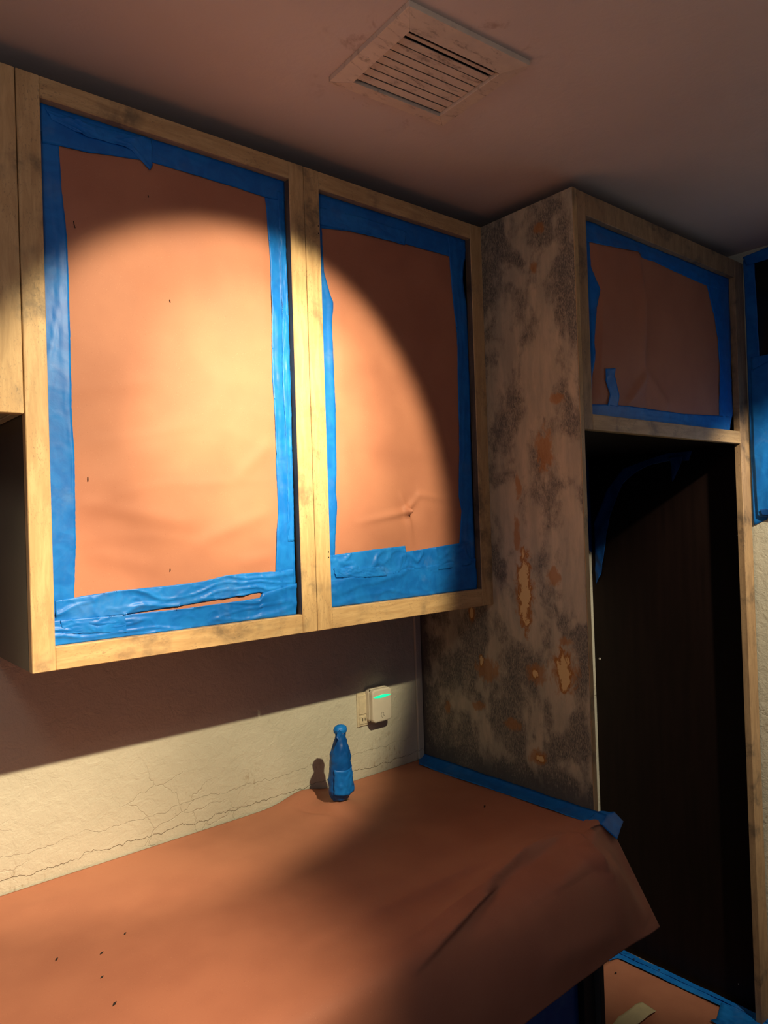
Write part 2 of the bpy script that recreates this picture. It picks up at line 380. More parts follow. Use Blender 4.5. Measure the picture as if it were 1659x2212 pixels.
# ------------------------------------------------------------------ paper masks with tape
def make_mask(name, label, loc, y0, disp, paper_rect, nup, nvp):
    t = thing(name, label, 'paper', loc)
    x0, x1, z0, z1 = paper_rect
    def fn(u, v):
        x = x0+(x1-x0)*u; z = z0+(z1-z0)*v
        return (x, y0 - disp(x, z), z), (0, -1, 0)
    sheet('paper_sheet', fn, nup, nvp, 'paper', t)
    return t
def tape(parent, A, B, y0, disp, layer, seed=0.0, wr=0.0016, mat='tape', nu=90, nv=10, along='u', rag=0.0006, name='tape_strip'):
    """strip between the traced edges A and B (lists of x, z on the mask plane)"""
    def fn(u, v):
        a = poly_at(A, u); b = poly_at(B, u)
        x = a[0]+(b[0]-a[0])*v; z = a[1]+(b[1]-a[1])*v
        e = 1 if v in (0, 1) or u in (0, 1) else 0
        x += e*rag*nz(x*140, z*140, seed); z += e*rag*nz(x*140, z*140, seed+9)
        if along == 'u':                       # creases run along the strip
            k = max(0, ridge(u*3.2+seed, v*2.6+0.6*nz(u*7, v*2, seed), seed)-0.45)/0.55
        else:
            k = max(0, ridge(u*16+seed, v*1.1, seed)-0.5)/0.5
        k2 = max(0, ridge(x*38, z*38, seed+3)-0.55)/0.45
        m = nz(u*6+seed, 3, 1)*0.5+0.5
        h = wr*(k*k*1.5*m + 0.22*k2*k2)
        return (x, y0 - disp(x, z) - 0.0007*layer - h, z), (0, -1, 0)
    return sheet(name, fn, nu, nv, mat, parent, 0.00025)

# --- left cabinet
def disp_l(x, z):
    ex = max(0, min(1, (x-0.04)/0.06, (0.546-x)/0.06)); ez = max(0, min(1, (z-0.04)/0.07, (0.99-z)/0.07)); e = ex*ez
    h = 0.0042*nz(x*5.5, z*8, 2)+0.0016*nz(x*14, z*17, 5)
    h += 0.0016*max(0, ridge(x*3.5, z*9+0.3*x, 7)-0.6)
    for a, b, k in (((0.08, .29), (.33, .24), .0022), ((.30, .20), (.50, .27), .0026), ((.40, .33), (.50, .42), .0022), ((.09, .20), (.25, .16), .0016), ((.40, .16), (.49, .17), .002)):
        dd, tt = seg_dist((x, z), a, b); h += k*math.exp(-(dd/0.016)**2)*(1-abs(2*tt-1)**3)
    return 0.0012 + e*(h+0.0030)
YM = 0.0205
mL = make_mask('paper_mask', 'large red-brown paper sheet bordered with blue tape in the wide cabinet opening', (0.29, YM, 0.045), YM, disp_l, (0.055, 0.530, 0.062, 0.962), 90, 150)
O0, O1, P0, P1 = 0.0388, 0.5472, 0.0403, 0.9917
L_left = [(.073,.9917),(.073,.923),(.075,.853),(.082,.763),(.083,.687),(.083,.581),(.082,.443),(.084,.386),(.083,.282),(.082,.212),(.077,.122),(.078,.05)]
tape(mL, [(O0, P1), (O0, .05)], L_left, YM, disp_l, 1, 1.3, 0.0022, nu=200)
L_right = [(.495,.965),(.495,.937),(.499,.866),(.503,.807),(.502,.722),(.5,.553),(.502,.47),(.502,.359),(.504,.259),(.498,.221),(.492,.137),(.492,.10)]
tape(mL, L_right, [(.546, .965), (.5465, .60), (.5455, .30), (.5435, .20), (.5425, .12), (.5415, .10)], YM, disp_l, 1, 4.1, 0.0034, nu=200)
tape(mL, [(.545, .96), (.546, .55), (.543, .2)], [(.527, .96), (.530, .72), (.5255, .55), (.531, .38), (.526, .2)], YM, disp_l, 2.2, 6.1, 0.003, 'tape2', nu=160, nv=6)
tape(mL, [(O0, P1), (.30, P1), (O1, P1)], [(.045,.921),(.073,.924),(.121,.926),(.231,.944),(.336,.945),(.424,.945),(.492,.942),(.546,.947)], YM, disp_l, 2, 2.2, 0.0018)
tape(mL, [(.052,.984),(.15,.982),(.245,.990)], [(.062,.968),(.12,.955),(.19,.958),(.205,.955),(.238,.926),(.243,.935)], YM, disp_l, 3.2, 8.8, 0.005, 'tape2', nu=70, nv=14)
tape(mL, [(.045,.118),(.077,.121),(.154,.127),(.241,.127),(.322,.130),(.374,.138),(.442,.139),(.492,.137),(.538,.140)], [(.045,.080),(.166,.0815),(.279,.0865),(.45,.0965),(.470,.092),(.538,.096)], YM, disp_l, 2.4, 3.7, 0.0050, 'tape2', nu=180, nv=16)
tape(mL, [(O0,.084),(.166,.0808),(.279,.0805),(.45,.0848),(.456,.095),(.545,.108)], [(O0, P0), (.3, P0), (.5425, P0)], YM, disp_l, 3.4, 5.5, 0.0046, nu=180, nv=16)
tape(mL, [(.052,.083),(.165,.081)], [(.056,.060),(.168,.047)], YM, disp_l, 4.6, 7.5, 0.0018, 'tape2', nu=50, nv=12)
for (fx, fz, l) in ((.272,.677,.006),(.096,.782,.012),(.236,.875,.0035),(.106,.327,.008),(.256,.154,.006)):
    a = 1.2+fz
    tube('fleck', [(fx, YM-disp_l(fx, fz)-.0008, fz), (fx+.4*l*math.cos(a), YM-disp_l(fx, fz)-.0016, fz+.5*l*math.sin(a)), (fx+.5*l*math.cos(a), YM-disp_l(fx, fz)-.0006, fz+l)], .0007, 'chip', mL, 5)

# --- right cabinet
def disp_r(x, z):
    ex = max(0, min(1, (x-0.63)/0.06, (1.12-x)/0.06)); ez = max(0, min(1, (z-0.05)/0.06, (0.985-z)/0.06)); e = ex*ez
    h = 0.0036*nz(x*6, z*5.5, 12)+0.0014*nz(x*15, z*15, 15)
    dx, dz = x-.874, z-.259; r = math.hypot(dx, dz)
    h -= 0.0060*math.exp(-(r/0.024)**2)
    for a, b, k in (((.874,.259),(.70,.232),.0040),((.874,.259),(.915,.30),.0045),((.874,.259),(.85,.31),.0040),((.874,.259),(.895,.17),.0040),((.915,.30),(1.03,.285),.0022)):
        dd, tt = seg_dist((x, z), a, b); h += 1.9*k*math.exp(-(dd/0.008)**2)*(1-tt)
    h += 0.004*math.exp(-(((x-.82)/.07)**2+((z-.23)/.05)**2)) + 0.005*math.exp(-(((x-.93)/.03)**2+((z-.25)/.06)**2))
    for a, b in (((.70, .42), (1.0, .40)), ((.69, .62), (.85, .60))):
        dd, tt = seg_dist((x, z), a, b); h += 0.0013*math.exp(-(dd/0.02)**2)
    return 0.0012 + e*(h+0.0030)
mR = make_mask('paper_mask', 'red-brown paper sheet with pinched crease taped in the narrower cabinet opening', (0.876, YM, 0.05), YM, disp_r, (0.634, 1.092, 0.10, 0.965), 110, 150)
O0, O1, P0, P1 = 0.6275, 1.1230, 0.0455, 0.9895
R_left = [(.640,.985),(.644,.911),(.647,.812),(.662,.761),(.670,.745),(.665,.694),(.665,.626),(.667,.491),(.664,.356),(.660,.311),(.662,.271),(.656,.213),(.652,.164),(.652,.06)]
tape(mR, [(O0, .985), (O0, .06)], R_left, YM, disp_r, 1, 11.3, 0.002, nu=200, nv=6)
R_right = [(1.055,.985),(1.055,.931),(1.062,.841),(1.073,.765),(1.077,.698),(1.073,.572),(1.071,.415),(1.062,.337),(1.060,.296),(1.071,.255),(1.059,.172),(1.06,.05)]
tape(mR, R_right, [(O1,.985),(1.121,.94),(1.115,.925),(1.108,.90),(1.1085,.875),(1.113,.85),(1.1175,.83),(1.121,.81),(1.121,.60),(1.118,.35),(1.121,.05)], YM, disp_r, 1, 13.1, 0.0026, nu=220)
tape(mR, [(O0, P1), (.87, P1), (O1, P1)], [(O0,.909),(.644,.911),(.746,.923),(.844,.931),(.857,.929),(.895,.929),(.909,.930),(1.055,.931),(1.121,.938)], YM, disp_r, 2, 12.2, 0.002, nu=140)
tape(mR, [(.632,.958),(.78,.965),(.905,.962)], [(.632,.917),(.746,.921),(.857,.926),(.897,.926)], YM, disp_r, 3, 15.2, 0.0026, 'tape2', nu=100)
tape(mR, [(.632,.163),(.652,.164),(.774,.171),(.865,.174)], [(.632,.100),(.75,.103),(.865,.112)], YM, disp_r, 2.4, 17.2, 0.0048, 'tape2', nu=120, nv=16)
tape(mR, [(.850,.157),(.867,.159),(1.059,.172),(1.10,.173)], [(.850,.105),(.95,.105),(1.10,.112)], YM, disp_r, 3.4, 19.2, 0.0046, nu=120, nv=14)
tape(mR, [(O0,.108),(.75,.112),(.90,.118),(1.119,.128)], [(O0, P0), (.85, P0), (1.121, P0)], YM, disp_r, 4.4, 21.2, 0.0034, nu=170, nv=16)
tape(mR, [(.645,.135),(.70,.130),(.79,.128)], [(.650,.112),(.70,.108),(.80,.104)], YM, disp_r, 5.4, 23.2, 0.003, 'tape2', nu=60, nv=10)

# --- tall cabinet
YMT = YT+0.0205
def disp_t(x, z):
    ex = max(0, min(1, (x-1.22)/0.05, (2.01-x)/0.05)); ez = max(0, min(1, (z-0.485)/0.05, (0.972-z)/0.05)); e = ex*ez
    h = 0.004*nz(x*4, z*3.5, 22)
    dd, tt = seg_dist((x, z), (1.478, .94), (1.47, .63)); h += 0.008*math.exp(-((x-1.46)/0.03)**2)*math.exp(-((z-.80)/.16)**2)
    h += 0.020/(1+math.exp(-(1.485-x)/0.006))*math.exp(-((z-.78)/.2)**2)
    dd, tt = seg_dist((x, z), (1.48, .60), (1.40, .525)); h += 0.006*math.exp(-(dd/0.016)**2)
    dd, tt = seg_dist((x, z), (1.50, .62), (1.60, .54)); h += 0.005*math.exp(-(dd/0.02)**2)
    return 0.0012 + e*(h+0.003)

FRI = thing('tall_cabinet', 'tall half-sanded cabinet surround with an open alcove beneath its upper compartment', 'cabinet', ((XR+XT)/2, 0, FL))
PT = 0.019; T = 0.0205
XF = 1.1630                     # the old panel stands slightly out of square: its front edge leans towards the worktop
V = [(x, y, z) for (xf, xb) in ((XF, XR), (XF+0.017, XR+PT)) for (y, k) in ((YT+0.0006, 0), (YB-0.001, 1)) for z in (FL, H) for x in ((xf, xb)[k],)]
sp = mesh('side_panel', V, BF, 'panel', FRI, False, 0.0008)
tag(sp, 'grey-brown half-sanded panel with dark paint residue and orange worn spots')
box('edge_band', (XF+0.0004, XF+0.0166, YT-0.0012, YT+0.0004, CZ, H-0.0005), 'wood_v', FRI, 0.0004)
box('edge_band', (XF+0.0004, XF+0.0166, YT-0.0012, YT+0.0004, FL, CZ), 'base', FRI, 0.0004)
box('stile', (XF+0.0182, 1.218, YT, YT+T, 0.444, H), 'wood_tall', FRI)
box('stile', (2.028, XT, YT, YT+T, FL, H), 'wood_tall', FRI)
box('rail', (1.218, 2.028, YT+0.0003, YT+T, 0.974, H), 'wood_tall', FRI)
box('rail', (1.218, 2.028, YT+0.0003, YT+T, 0.444, 0.483), 'wood_h', FRI)
box('shelf_board', (XR+PT, 2.083, YT+T, YB-0.001, 0.447, 0.463), 'laminate', FRI)
box('top_board', (XR+PT, 2.083, YT+T, YB-0.001, H-0.018, H), 'wood_box', FRI)
box('back_board', (XR+PT, 2.083, YB-0.008, YB-0.001, 0.463, H-0.018), 'wood_dark', FRI)
ip = box('inner_panel', (2.084, 2.0925, YT+T, YB-0.001, FL, H), 'laminate', FRI)
tag(ip, 'dark brown laminate lining of the alcove')
for (yy, zz, r) in ((-.254,.203,.0022),(-.253,.151,.0022),(.283,-.320,.005),(-.262,-.546,.0022),(-.264,-.599,.0022),(-.202,-1.332,.002)):
    V = []; n = 10
    for k in range(n): V.append((2.0842, yy+r*math.cos(2*math.pi*k/n), zz+r*math.sin(2*math.pi*k/n)))
    for k in range(n): V.append((2.0828, yy+.8*r*math.cos(2*math.pi*k/n), zz+.8*r*math.sin(2*math.pi*k/n)))
    mesh('screw', V, [tuple(range(n)), tuple(range(n, 2*n))]+[(k, (k+1) % n, n+(k+1) % n, n+k) for k in range(n)], 'screw', FRI)

mT = make_mask('paper_mask', 'creased red-brown paper sheet taped over the upper compartment of the tall cabinet', (1.62, YMT, 0.485), YMT, disp_t, (1.228, 2.0, 0.49, 0.96), 130, 80)
O0, O1, P0, P1 = 1.2185, 2.0275, 0.4835, 0.9735
tape(mT, [(O0, P1), (O0, .50)], [(1.245,P1),(1.245,.854),(1.265,.798),(1.253,.751),(1.248,.665),(1.251,.623),(1.242,.58),(1.240,.511)], YMT, disp_t, 1, 31.3, 0.002, nu=120, nv=6)
tape(mT, [(1.865,P1),(1.871,.922),(1.882,.899),(1.909,.839),(1.927,.776),(1.935,.689),(1.923,.537),(1.923,.50)], [(O1, P1), (O1, .80), (2.020, .70), (2.021, .55), (2.000, .50)], YMT, disp_t, 1, 33.3, 0.0024, nu=120)
tape(mT, [(O0, P1), (1.6, P1), (O1, P1)], [(O0,.918),(1.245,.916),(1.272,.915),(1.374,.927),(1.469,.939),(1.497,.931),(1.569,.934),(1.676,.927),(1.775,.924),(1.871,.922),(2.02,.928)], YMT, disp_t, 2, 35.3, 0.0022, nu=160)
tape(mT, [(O0,.512),(1.240,.511),(1.348,.517),(1.534,.519),(1.696,.518),(1.923,.528),(1.995,.530)], [(O0, P0), (1.6, P0), (1.995, P0)], YMT, disp_t, 2, 37.3, 0.002, nu=160)
tape(mT, [(1.287,.603),(1.288,.574),(1.308,.541),(1.303,.512)], [(1.329,.608),(1.327,.589),(1.350,.544),(1.349,.512)], YMT, disp_t, 3.4, 39.3, 0.0015, 'tape2', nu=40, nv=8, name='tape_tail')

# ------------------------------------------------------------------ blue film in the alcove
film = thing('masking_film', 'blue plastic film hanging in the top of the dark alcove', 'plastic film', (1.9, 0.24, -0.04))
def fnb(u, v):
    x = 1.20+(2.074-1.20)*u; zb = 0.10 - 0.0*u + 0.03*nz(x*9, 1) - 0.03*max(0, (u-0.93)/0.07)
    z = 0.445+(zb-0.445)*v
    return (x, YB-0.006-0.006*(nz(x*12, z*4, 3)+1), z), (0, -1, 0)
sheet('film_curtain', fnb, 60, 24, 'film', film)
def strip_on_panel(name, A, B, seed, nu=50, nv=10, off=0.0):
    def fn(u, v):
        a = poly_at(A, u); b = poly_at(B, u); y = a[0]+(b[0]-a[0])*v; z = a[1]+(b[1]-a[1])*v
        return (2.0815-off-0.006*max(0, ridge(y*22, z*14, seed)-0.2), y, z), (-1, 0, 0)
    return sheet(name, fn, nu, nv, 'film', film)
strip_on_panel('film_drape', [(-.112,.440),(-.02,.440),(.07,.42),(.15,.40),(.22,.33),(.284,.20),(.286,.07),(.287,-.035)], [(-.100,.407),(-.033,.413),(.046,.403),(.102,.382),(.16,.34),(.215,.22),(.242,.108),(.262,.004)], 2)
strip_on_panel('film_tail', [(-.082,.425),(-.075,.40),(-.048,.345)], [(-.030,.425),(-.038,.40),(-.042,.338)], 6, 24, 8, 0.008)

# ------------------------------------------------------------------ counter
base = thing('base_cabinet', 'black base cabinet standing under the paper-covered worktop', 'cabinet', (0.0, 0.0, FL))
box('body', (-1.2, 1.1620, -0.262, YB-0.001, FL+0.09, CZ-0.0385), 'base', base)
box('plinth', (-1.2, 1.1620, -0.21, YB-0.001, FL, FL+0.09), 'base', base)
box('stile', (1.118, 1.1620, -0.285, -0.262, FL+0.09, CZ-0.0385), 'base', base)
tag(box('worktop', (-1.2, 1.1620, -0.345, YB-0.001, CZ-0.038, CZ-0.0015), 'worktop', None, 0.003), 'worktop hidden beneath the red-brown paper', 'worktop')
def fnf(u, v):
    x = -0.4+(1.112+0.4)*u; z = CZ-0.06+(FL+0.12-CZ+0.06)*v
    return (x, -0.2665-0.005*(nz(x*9, z*5, 4)+1), z), (0, -1, 0)
tag(sheet('masking_film', fnf, 80, 40, 'film'), 'blue plastic film covering the front of the black base cabinet', 'plastic film')

def paper_x1(s):
    """right edge of the counter paper along the profile length s"""
    return 1.1620 if s < 0.634 else 1.1620 + 0.0165*min(1, (s-0.634)/0.25)
PROF_R = [(.3000,-.4860),(.2965,-.4868),(.28,-.4872),(-.30,-.4872),(-.335,-.489),(-.388,-.500),(-.426,-.525),(-.448,-.57),(-.455,-.63),(-.45,-.686)]
PROF_L = [(.3000,-.4860),(.2965,-.4868),(.28,-.4872),(-.34,-.4872),(-.375,-.488),(-.408,-.500),(-.424,-.535),(-.428,-.60),(-.425,-.66),(-.42,-.735)]
def chaikin(P, n):
    for _ in range(n):
        Q = [P[0]]
        for a, b in zip(P, P[1:]):
            Q += [tuple(.75*a[i]+.25*b[i] for i in (0, 1)), tuple(.25*a[i]+.75*b[i] for i in (0, 1))]
        P = Q + [P[-1]]
    return P
PROF_R = PROF_R[:3] + chaikin(PROF_R[3:], 3); PROF_L = PROF_L[:3] + chaikin(PROF_L[3:], 3)
def counter_fn(u, v):
    # v from the wall to the hanging hem
    L = 1.02
    a = poly_at(PROF_L, v); b = poly_at(PROF_R, v)
    s = v*0.885
    x1 = paper_x1(s)
    x = -1.15+1.45*u/0.22 if u < 0.22 else 0.30+(x1-0.30)*(u-0.22)/0.78
    k = max(0, min(1, (x-0.30)/0.55)); k = k*k*(3-2*k)
    y = a[0]+(b[0]-a[0])*k; z = a[1]+(b[1]-a[1])*k
    if v > 0.716:                              # towards its free right edge the overhang is stretched flat
        q = (v-0.716)/0.284; g = max(0, min(1, (x-1.02)/0.14)); g = g*g*(3-2*g)
        y += (-.336+(-.450+.336)*q - y)*g; z += (-.4872+(-.695+.4872)*q - z)*g
    ny, nzv = (0, 1) if v < 0.72 else (-0.8, 0.6) if v < 0.80 else (-1, 0)
    h = 0.0018*(nz(x*5, y*7, 3)+0.6)+0.0008*(nz(x*17, y*17, 8)+.6)
    edge = min(1, max(0, (v-0.035)/0.06)); h *= edge
    # wrinkles near the front right corner
    def cr(p0, p1, wd, hh):
        dd, tt = seg_dist((x, s), p0, p1); return hh*math.exp(-(dd/wd)**2)*(1-abs(2*tt-1)**4*0.8)
    def fold(p0, p1, hh, far, near):          # a paper fold: gentle on the wall side, steep on the room side
        (ax, ay), (bx, by) = p0, p1; ln = math.hypot(bx-ax, by-ay)
        sd = ((bx-ax)*(s-ay)-(by-ay)*(x-ax))/ln; tt = ((x-ax)*(bx-ax)+(s-ay)*(by-ay))/ln/ln
        if tt < -.25 or tt > 1.25: return 0.0
        en = max(0, min(1, (tt+.25)/.4, (1.25-tt)/.4))
        return hh*en*math.exp(-(sd/(near if sd > 0 else far))**2)
    h += fold((.55, .668), (.90, .606), .017, .035, .006) + fold((.86, .622), (1.0, .60), .010, .03, .006)
    h += fold((1.02, .70), (1.04, .62), .012, .030, .008) + fold((.42, .53), (.85, .575), .006, .05, .014)
    h += cr((.80,.565),(1.02,.54),.03,.005)
    h += cr((1.02, .66), (1.15, .61), .020, .010) + cr((1.0, .63), (1.03, .74), .018, .010) + cr((.85, .70), (1.0, .68), .02, .007)
    h += cr((1.06, .70), (1.14, .86), .03, .010) + cr((.75, .80), (1.0, .83), .03, .006)
    # bulge round the wrapped bottle
    g = math.exp(-(((x-.745)/.055)**2+((y-.165)/.06)**2))
    if v < 0.72:
        z += 0.026*g + 0.022*math.exp(-(((x-.725)/.065)**2+((y-.285)/.05)**2))
        z -= 0.008*math.exp(-((x-.70+.3*(y-.165))/.012)**2)*math.exp(-((y-.18)/.06)**2)
    return (x, y+ny*h*1.0, max(z+nzv*h, z)), (0, ny, nzv)
cp = sheet('counter_paper', counter_fn, 300, 260, 'paper')
tag(cp, 'wide red-brown paper sheet draped over the worktop and its front edge', 'paper')

def along_z(x, y): return CZ+0.0042
def fnt(u, v):
    A = [(1.145,.297),(1.114,.264),(1.110,.082),(1.117,-.076),(1.114,-.223),(1.118,-.335)]
    B = [(1.1700,.3035),(1.1698,.28),(1.1675,.10),(1.1650,-.08),(1.1632,-.22),(1.1620,-.335)]
    a = poly_at(A, u); b = poly_at(B, u)
    x = a[0]+(b[0]-a[0])*v; y = a[1]+(b[1]-a[1])*v
    return (x, y, CZ+0.0052+0.002*max(0, ridge(x*30, y*9, 2))+0.010*v**3), (0, 0, 1)
jt = thing('edge_tape', 'blue tape sealing the worktop paper against the mottled tall panel', 'tape', (1.15, 0, CZ))
sheet('tape_strip', fnt, 120, 8, 'tape', jt)
def fnt2(u, v):
    A = [(1.118,-.31,.006),(1.125,-.345,.004),(1.150,-.368,-.030)]
    B = [(1.1620,-.306,.014),(1.200,-.330,.010),(1.215,-.345,-.012)]
    a = poly_at(A, u); b = poly_at(B, u); p = [a[i]+(b[i]-a[i])*v for i in range(3)]
    return (p[0], p[1], CZ+0.002+p[2]+0.004*nz(p[0]*40, p[1]*40)), (0, -.3, .95)
sheet('tape_tab', fnt2, 20, 12, 'tape2', jt)

# wrapped bottle
bt = thing('wrapped_bottle', 'bottle-shaped fixture wrapped tightly in blue tape beside the wall', 'bottle', (0.753, 0.165, CZ))
def wrapped(name, prof, cx, cy, mat, seed, amp, lean=(0.007, 0.0), n=40, m=60):
    V, Fc = [], []
    for i in range(m+1):
        t_ = i/m; zz, r = poly_at(prof, t_)
        for k in range(n):
            an = 2*math.pi*k/n
            f = amp*(ridge(math.cos(an)*1.6+seed, math.sin(an)*1.6, zz*34+1.2*math.cos(an))*0.6 + 0.7*nz(math.cos(an)*3, math.sin(an)*3+seed, zz*60))
            rr = max(0.0008, r+f*min(1, r/0.01))
            q = (zz-prof[0][0])/0.18
            V.append((cx+lean[0]*q+rr*math.cos(an), cy+lean[1]*q+rr*0.85*math.sin(an), zz))
    for i in range(m):
        for k in range(n): Fc.append((i*n+k, i*n+(k+1) % n, (i+1)*n+(k+1) % n, (i+1)*n+k))
    Fc += [tuple(range(n)), tuple(reversed(range(m*n, (m+1)*n)))]
    return mesh(name, V, Fc, mat, bt, True)
b0 = -0.4535
prof = [(b0-.0045,.019),(b0-.002,.021),(b0+.010,.028),(b0+.024,.0325),(b0+.050,.031),(b0+.088,.027),(b0+.112,.0245),(b0+.128,.019),(b0+.145,.0135),(b0+.156,.0115),(b0+.160,.0120)]
wrapped('bottle_body', prof, .753, .165, 'tape_dark', 1.0, .0046)
wrapped('bottle_cap', [(b0+.158,.011),(b0+.161,.016),(b0+.168,.0172),(b0+.174,.0145),(b0+.1785,.008),(b0+.180,.001)], .759, .165, 'tape2', 5.0, .0024, (0, 0), 28, 24)
def fnw(u, v):
    an = -2.6+2.9*u; zz = b0+.022+.060*v+.010*math.sin(an); r = .0365-.0055*v+.0022*nz(u*9, v*6)+.0012*ridge(u*5, v*3, 2)
    return (.754+r*math.cos(an), .165+.85*r*math.sin(an), zz), (math.cos(an), math.sin(an), 0)
sheet('tape_wrap', fnw, 40, 14, 'tape', bt)
def fnw2(u, v):
    return (.746-.020*u+.004*v, .150-.012*u-.006*v, b0+.172-.012*u*u-.008*v+.002*nz(u*5, v*5)), (-.3, -.6, .7)
sheet('tape_flap', fnw2, 10, 6, 'tape_dark', bt)

# outlet and plug-in device
ol = thing('wall_outlet', 'painted-over wall outlet plate half hidden by the white plug-in device', 'outlet', (0.965, YB, -0.342))
box('plate', (0.920, 1.008, YB-0.004, YB-0.0002, -0.342, -0.246), 'plate', ol, 0.0012)
box('blank_insert', (0.926, 0.964, YB-0.0068, YB-0.004, -0.308, -0.2535), 'plate', ol, 0.001)
box('socket', (0.926, 0.966, YB-0.0060, YB-0.004, -0.336, -0.3135), 'plate', ol, 0.001)
for (a, b) in ((0.936, -0.327), (0.9445, -0.327), (0.955, -0.3325)):
    box('slot', (a, a+0.0022, YB-0.0064, YB-0.0058, b, b+0.008), 'slot', ol, 0)
box('gap', (0.9648, 0.9668, YB-0.0066, YB-0.004, -0.308, -0.2545), 'slot', ol, 0)
def rbox(name, x0, x1, y0, y1, z0, z1, r, mat, parent, ed=0.002, n=6, bulge=0.0):
    """plate with rounded corners, front edge softened; y0 is the front"""
    def ring(inset, y):
        P = []
        for (cx, cz, a0) in ((x1-r, z1-r, 0), (x0+r, z1-r, 90), (x0+r, z0+r, 180), (x1-r, z0+r, 270)):
            for k in range(n+1):
                a = math.radians(a0+90*k/n); P.append((cx+(r-inset)*math.cos(a), y, cz+(r-inset)*math.sin(a)))
        return P
    rings = [ring(0, y1), ring(0, y0+ed), ring(ed*0.3, y0+ed*0.3), ring(ed, y0)]
    m = len(rings[0]); V = sum(rings, []); Fc = []
    for i in range(len(rings)-1):
        for k in range(m): Fc.append((i*m+k, i*m+(k+1) % m, (i+1)*m+(k+1) % m, (i+1)*m+k))
    Fc += [tuple(range(m)), tuple(range((len(rings)-1)*m, len(rings)*m))]
    return mesh(name, V, Fc, mat, parent, False)
dv = thing('plug_in_device', 'white plug-in device with a glowing green light bar on the cream wall', 'device', (0.985, YB-0.02, -0.333))
rbox('rear_housing', 0.950, 1.023, YB-0.020, YB-0.0042, -0.333, -0.238, 0.012, 'white', dv, 0.001)
box('seam', (0.9525, 1.0205, YB-0.0212, YB-0.0195, -0.3305, -0.2405), 'slot', dv, 0)
rbox('front_cover', 0.951, 1.022, YB-0.036, YB-0.0208, -0.332, -0.239, 0.012, 'white', dv, 0.004)
V = []; n = 16
for k in range(n+1):
    u = -1+2*k/n; V.append((0.9865+0.0325*u, YB-0.0366, -0.260+0.0042*(1-u*u)))
for k in range(n+1):
    u = -1+2*k/n; V.append((0.9865+0.0325*u, YB-0.0366, -0.260-0.0042*(1-u*u)-0.0004))
V += [(x, YB-0.0355, z) for (x, y, z) in V]
q = n+1
mesh('light_bar', V, [(k, k+1, q+k+1, q+k) for k in range(n)]+[(k, k+1, 2*q+k+1, 2*q+k) for k in range(n)]+[(q+k, q+k+1, 3*q+k+1, 3*q+k) for k in range(n)], 'glow', dv)
em = [(0.985+0.0062*math.cos(a)*(1-.06*i), YB-0.0362, -0.313+0.0072*math.sin(a)) for i, a in enumerate([math.radians(40+26*k) for k in range(11)])]
tube('emblem', em, 0.0006, 'ink', dv, 5)
tube('emblem', [(0.988, YB-0.0362, -0.309), (0.990, YB-0.0362, -0.3155), (0.9945, YB-0.0362, -0.3185)], 0.0006, 'ink', dv, 5)

# paint chips on the counter paper
for i, (x, y, l, a, lab) in enumerate([(.024,-.008,.005,.7,0),(.087,-.043,.005,.3,0),(.064,-.111,.004,.1,0),(.055,-.192,.007,.6,0),(.139,-.012,.004,.4,0),(1.019,-.079,.008,.4,1)]):
    l *= 0.75; z = CZ+0.0045; ca, sa = math.cos(a), math.sin(a); wd = l*0.35
    V = [(x-l*ca, y-l*sa, z), (x+wd*sa, y-wd*ca, z), (x+l*ca, y+l*sa, z+.0012), (x-wd*sa, y+wd*ca, z+.0016)]
    V += [(p[0], p[1], p[2]-.0008) for p in V]
    o = mesh('paint_chip', V, [(0, 1, 2, 3), (4, 5, 6, 7), (0, 1, 5, 4), (1, 2, 6, 5), (2, 3, 7, 6), (3, 0, 4, 7)], 'chip')
    if lab: tag(o, 'dark paint chip lying on the worktop paper near the mottled tall panel', 'paint chip')
    else: tag(o, 'tiny dark paint chip lying on the open worktop paper', 'paint chip', 'paint chips scattered on the worktop paper')

# ------------------------------------------------------------------ floor of the alcove
def fnp(u, v):
    x = 1.20+(2.026-1.20)*u; y = 0.222+(-1.3-0.222)*v
    return (x, y, FL+0.003+0.003*(nz(x*6, y*6, 2)+1)*(1-0.5*u)+0.002*max(0, ridge(x*9, y*9, 5)-.5)), (0, 0, 1)
tag(sheet('floor_paper', fnp, 60, 100, 'paper'), 'red-brown paper sheet covering the floor of the alcove', 'paper')
fp = thing('floor_tape', 'blue tape strip running along the foot of the dark alcove lining', 'tape', (2.05, -0.1, FL))
def ftape(name, A, B, mat, hgt, seed):
    def fn(u, v):
        a = poly_at(A, u); b = poly_at(B, u); x = a[0]+(b[0]-a[0])*v; y = a[1]+(b[1]-a[1])*v
        return (x, y, FL+hgt+0.003*max(0, ridge(x*26, y*10, seed)-.3)), (0, 0, 1)
    sheet(name, fn, 70, 10, mat, fp)
ftape('tape_strip', [(1.965,.220),(2.010,.200),(2.014,.093),(2.018,-.072),(2.022,-.172),(2.02,-.6)], [(1.985,.240),(2.070,.236),(2.058,.10),(2.060,-.03),(2.064,-.20),(2.060,-.6)], 'tape2', .0105, 3)
ftape('tape_strip', [(2.034,.215),(2.040,.05),(2.046,-.10),(2.05,-.6)], [(2.062,.19),(2.064,.05),(2.066,-.10),(2.066,-.6)], 'tape', .013, 7)
ftape('tape_patch', [(1.93,-.178),(1.95,-.19),(2.035,-.165)], [(1.90,-.33),(1.96,-.34),(2.045,-.32)], 'tape2', .0125, 11)
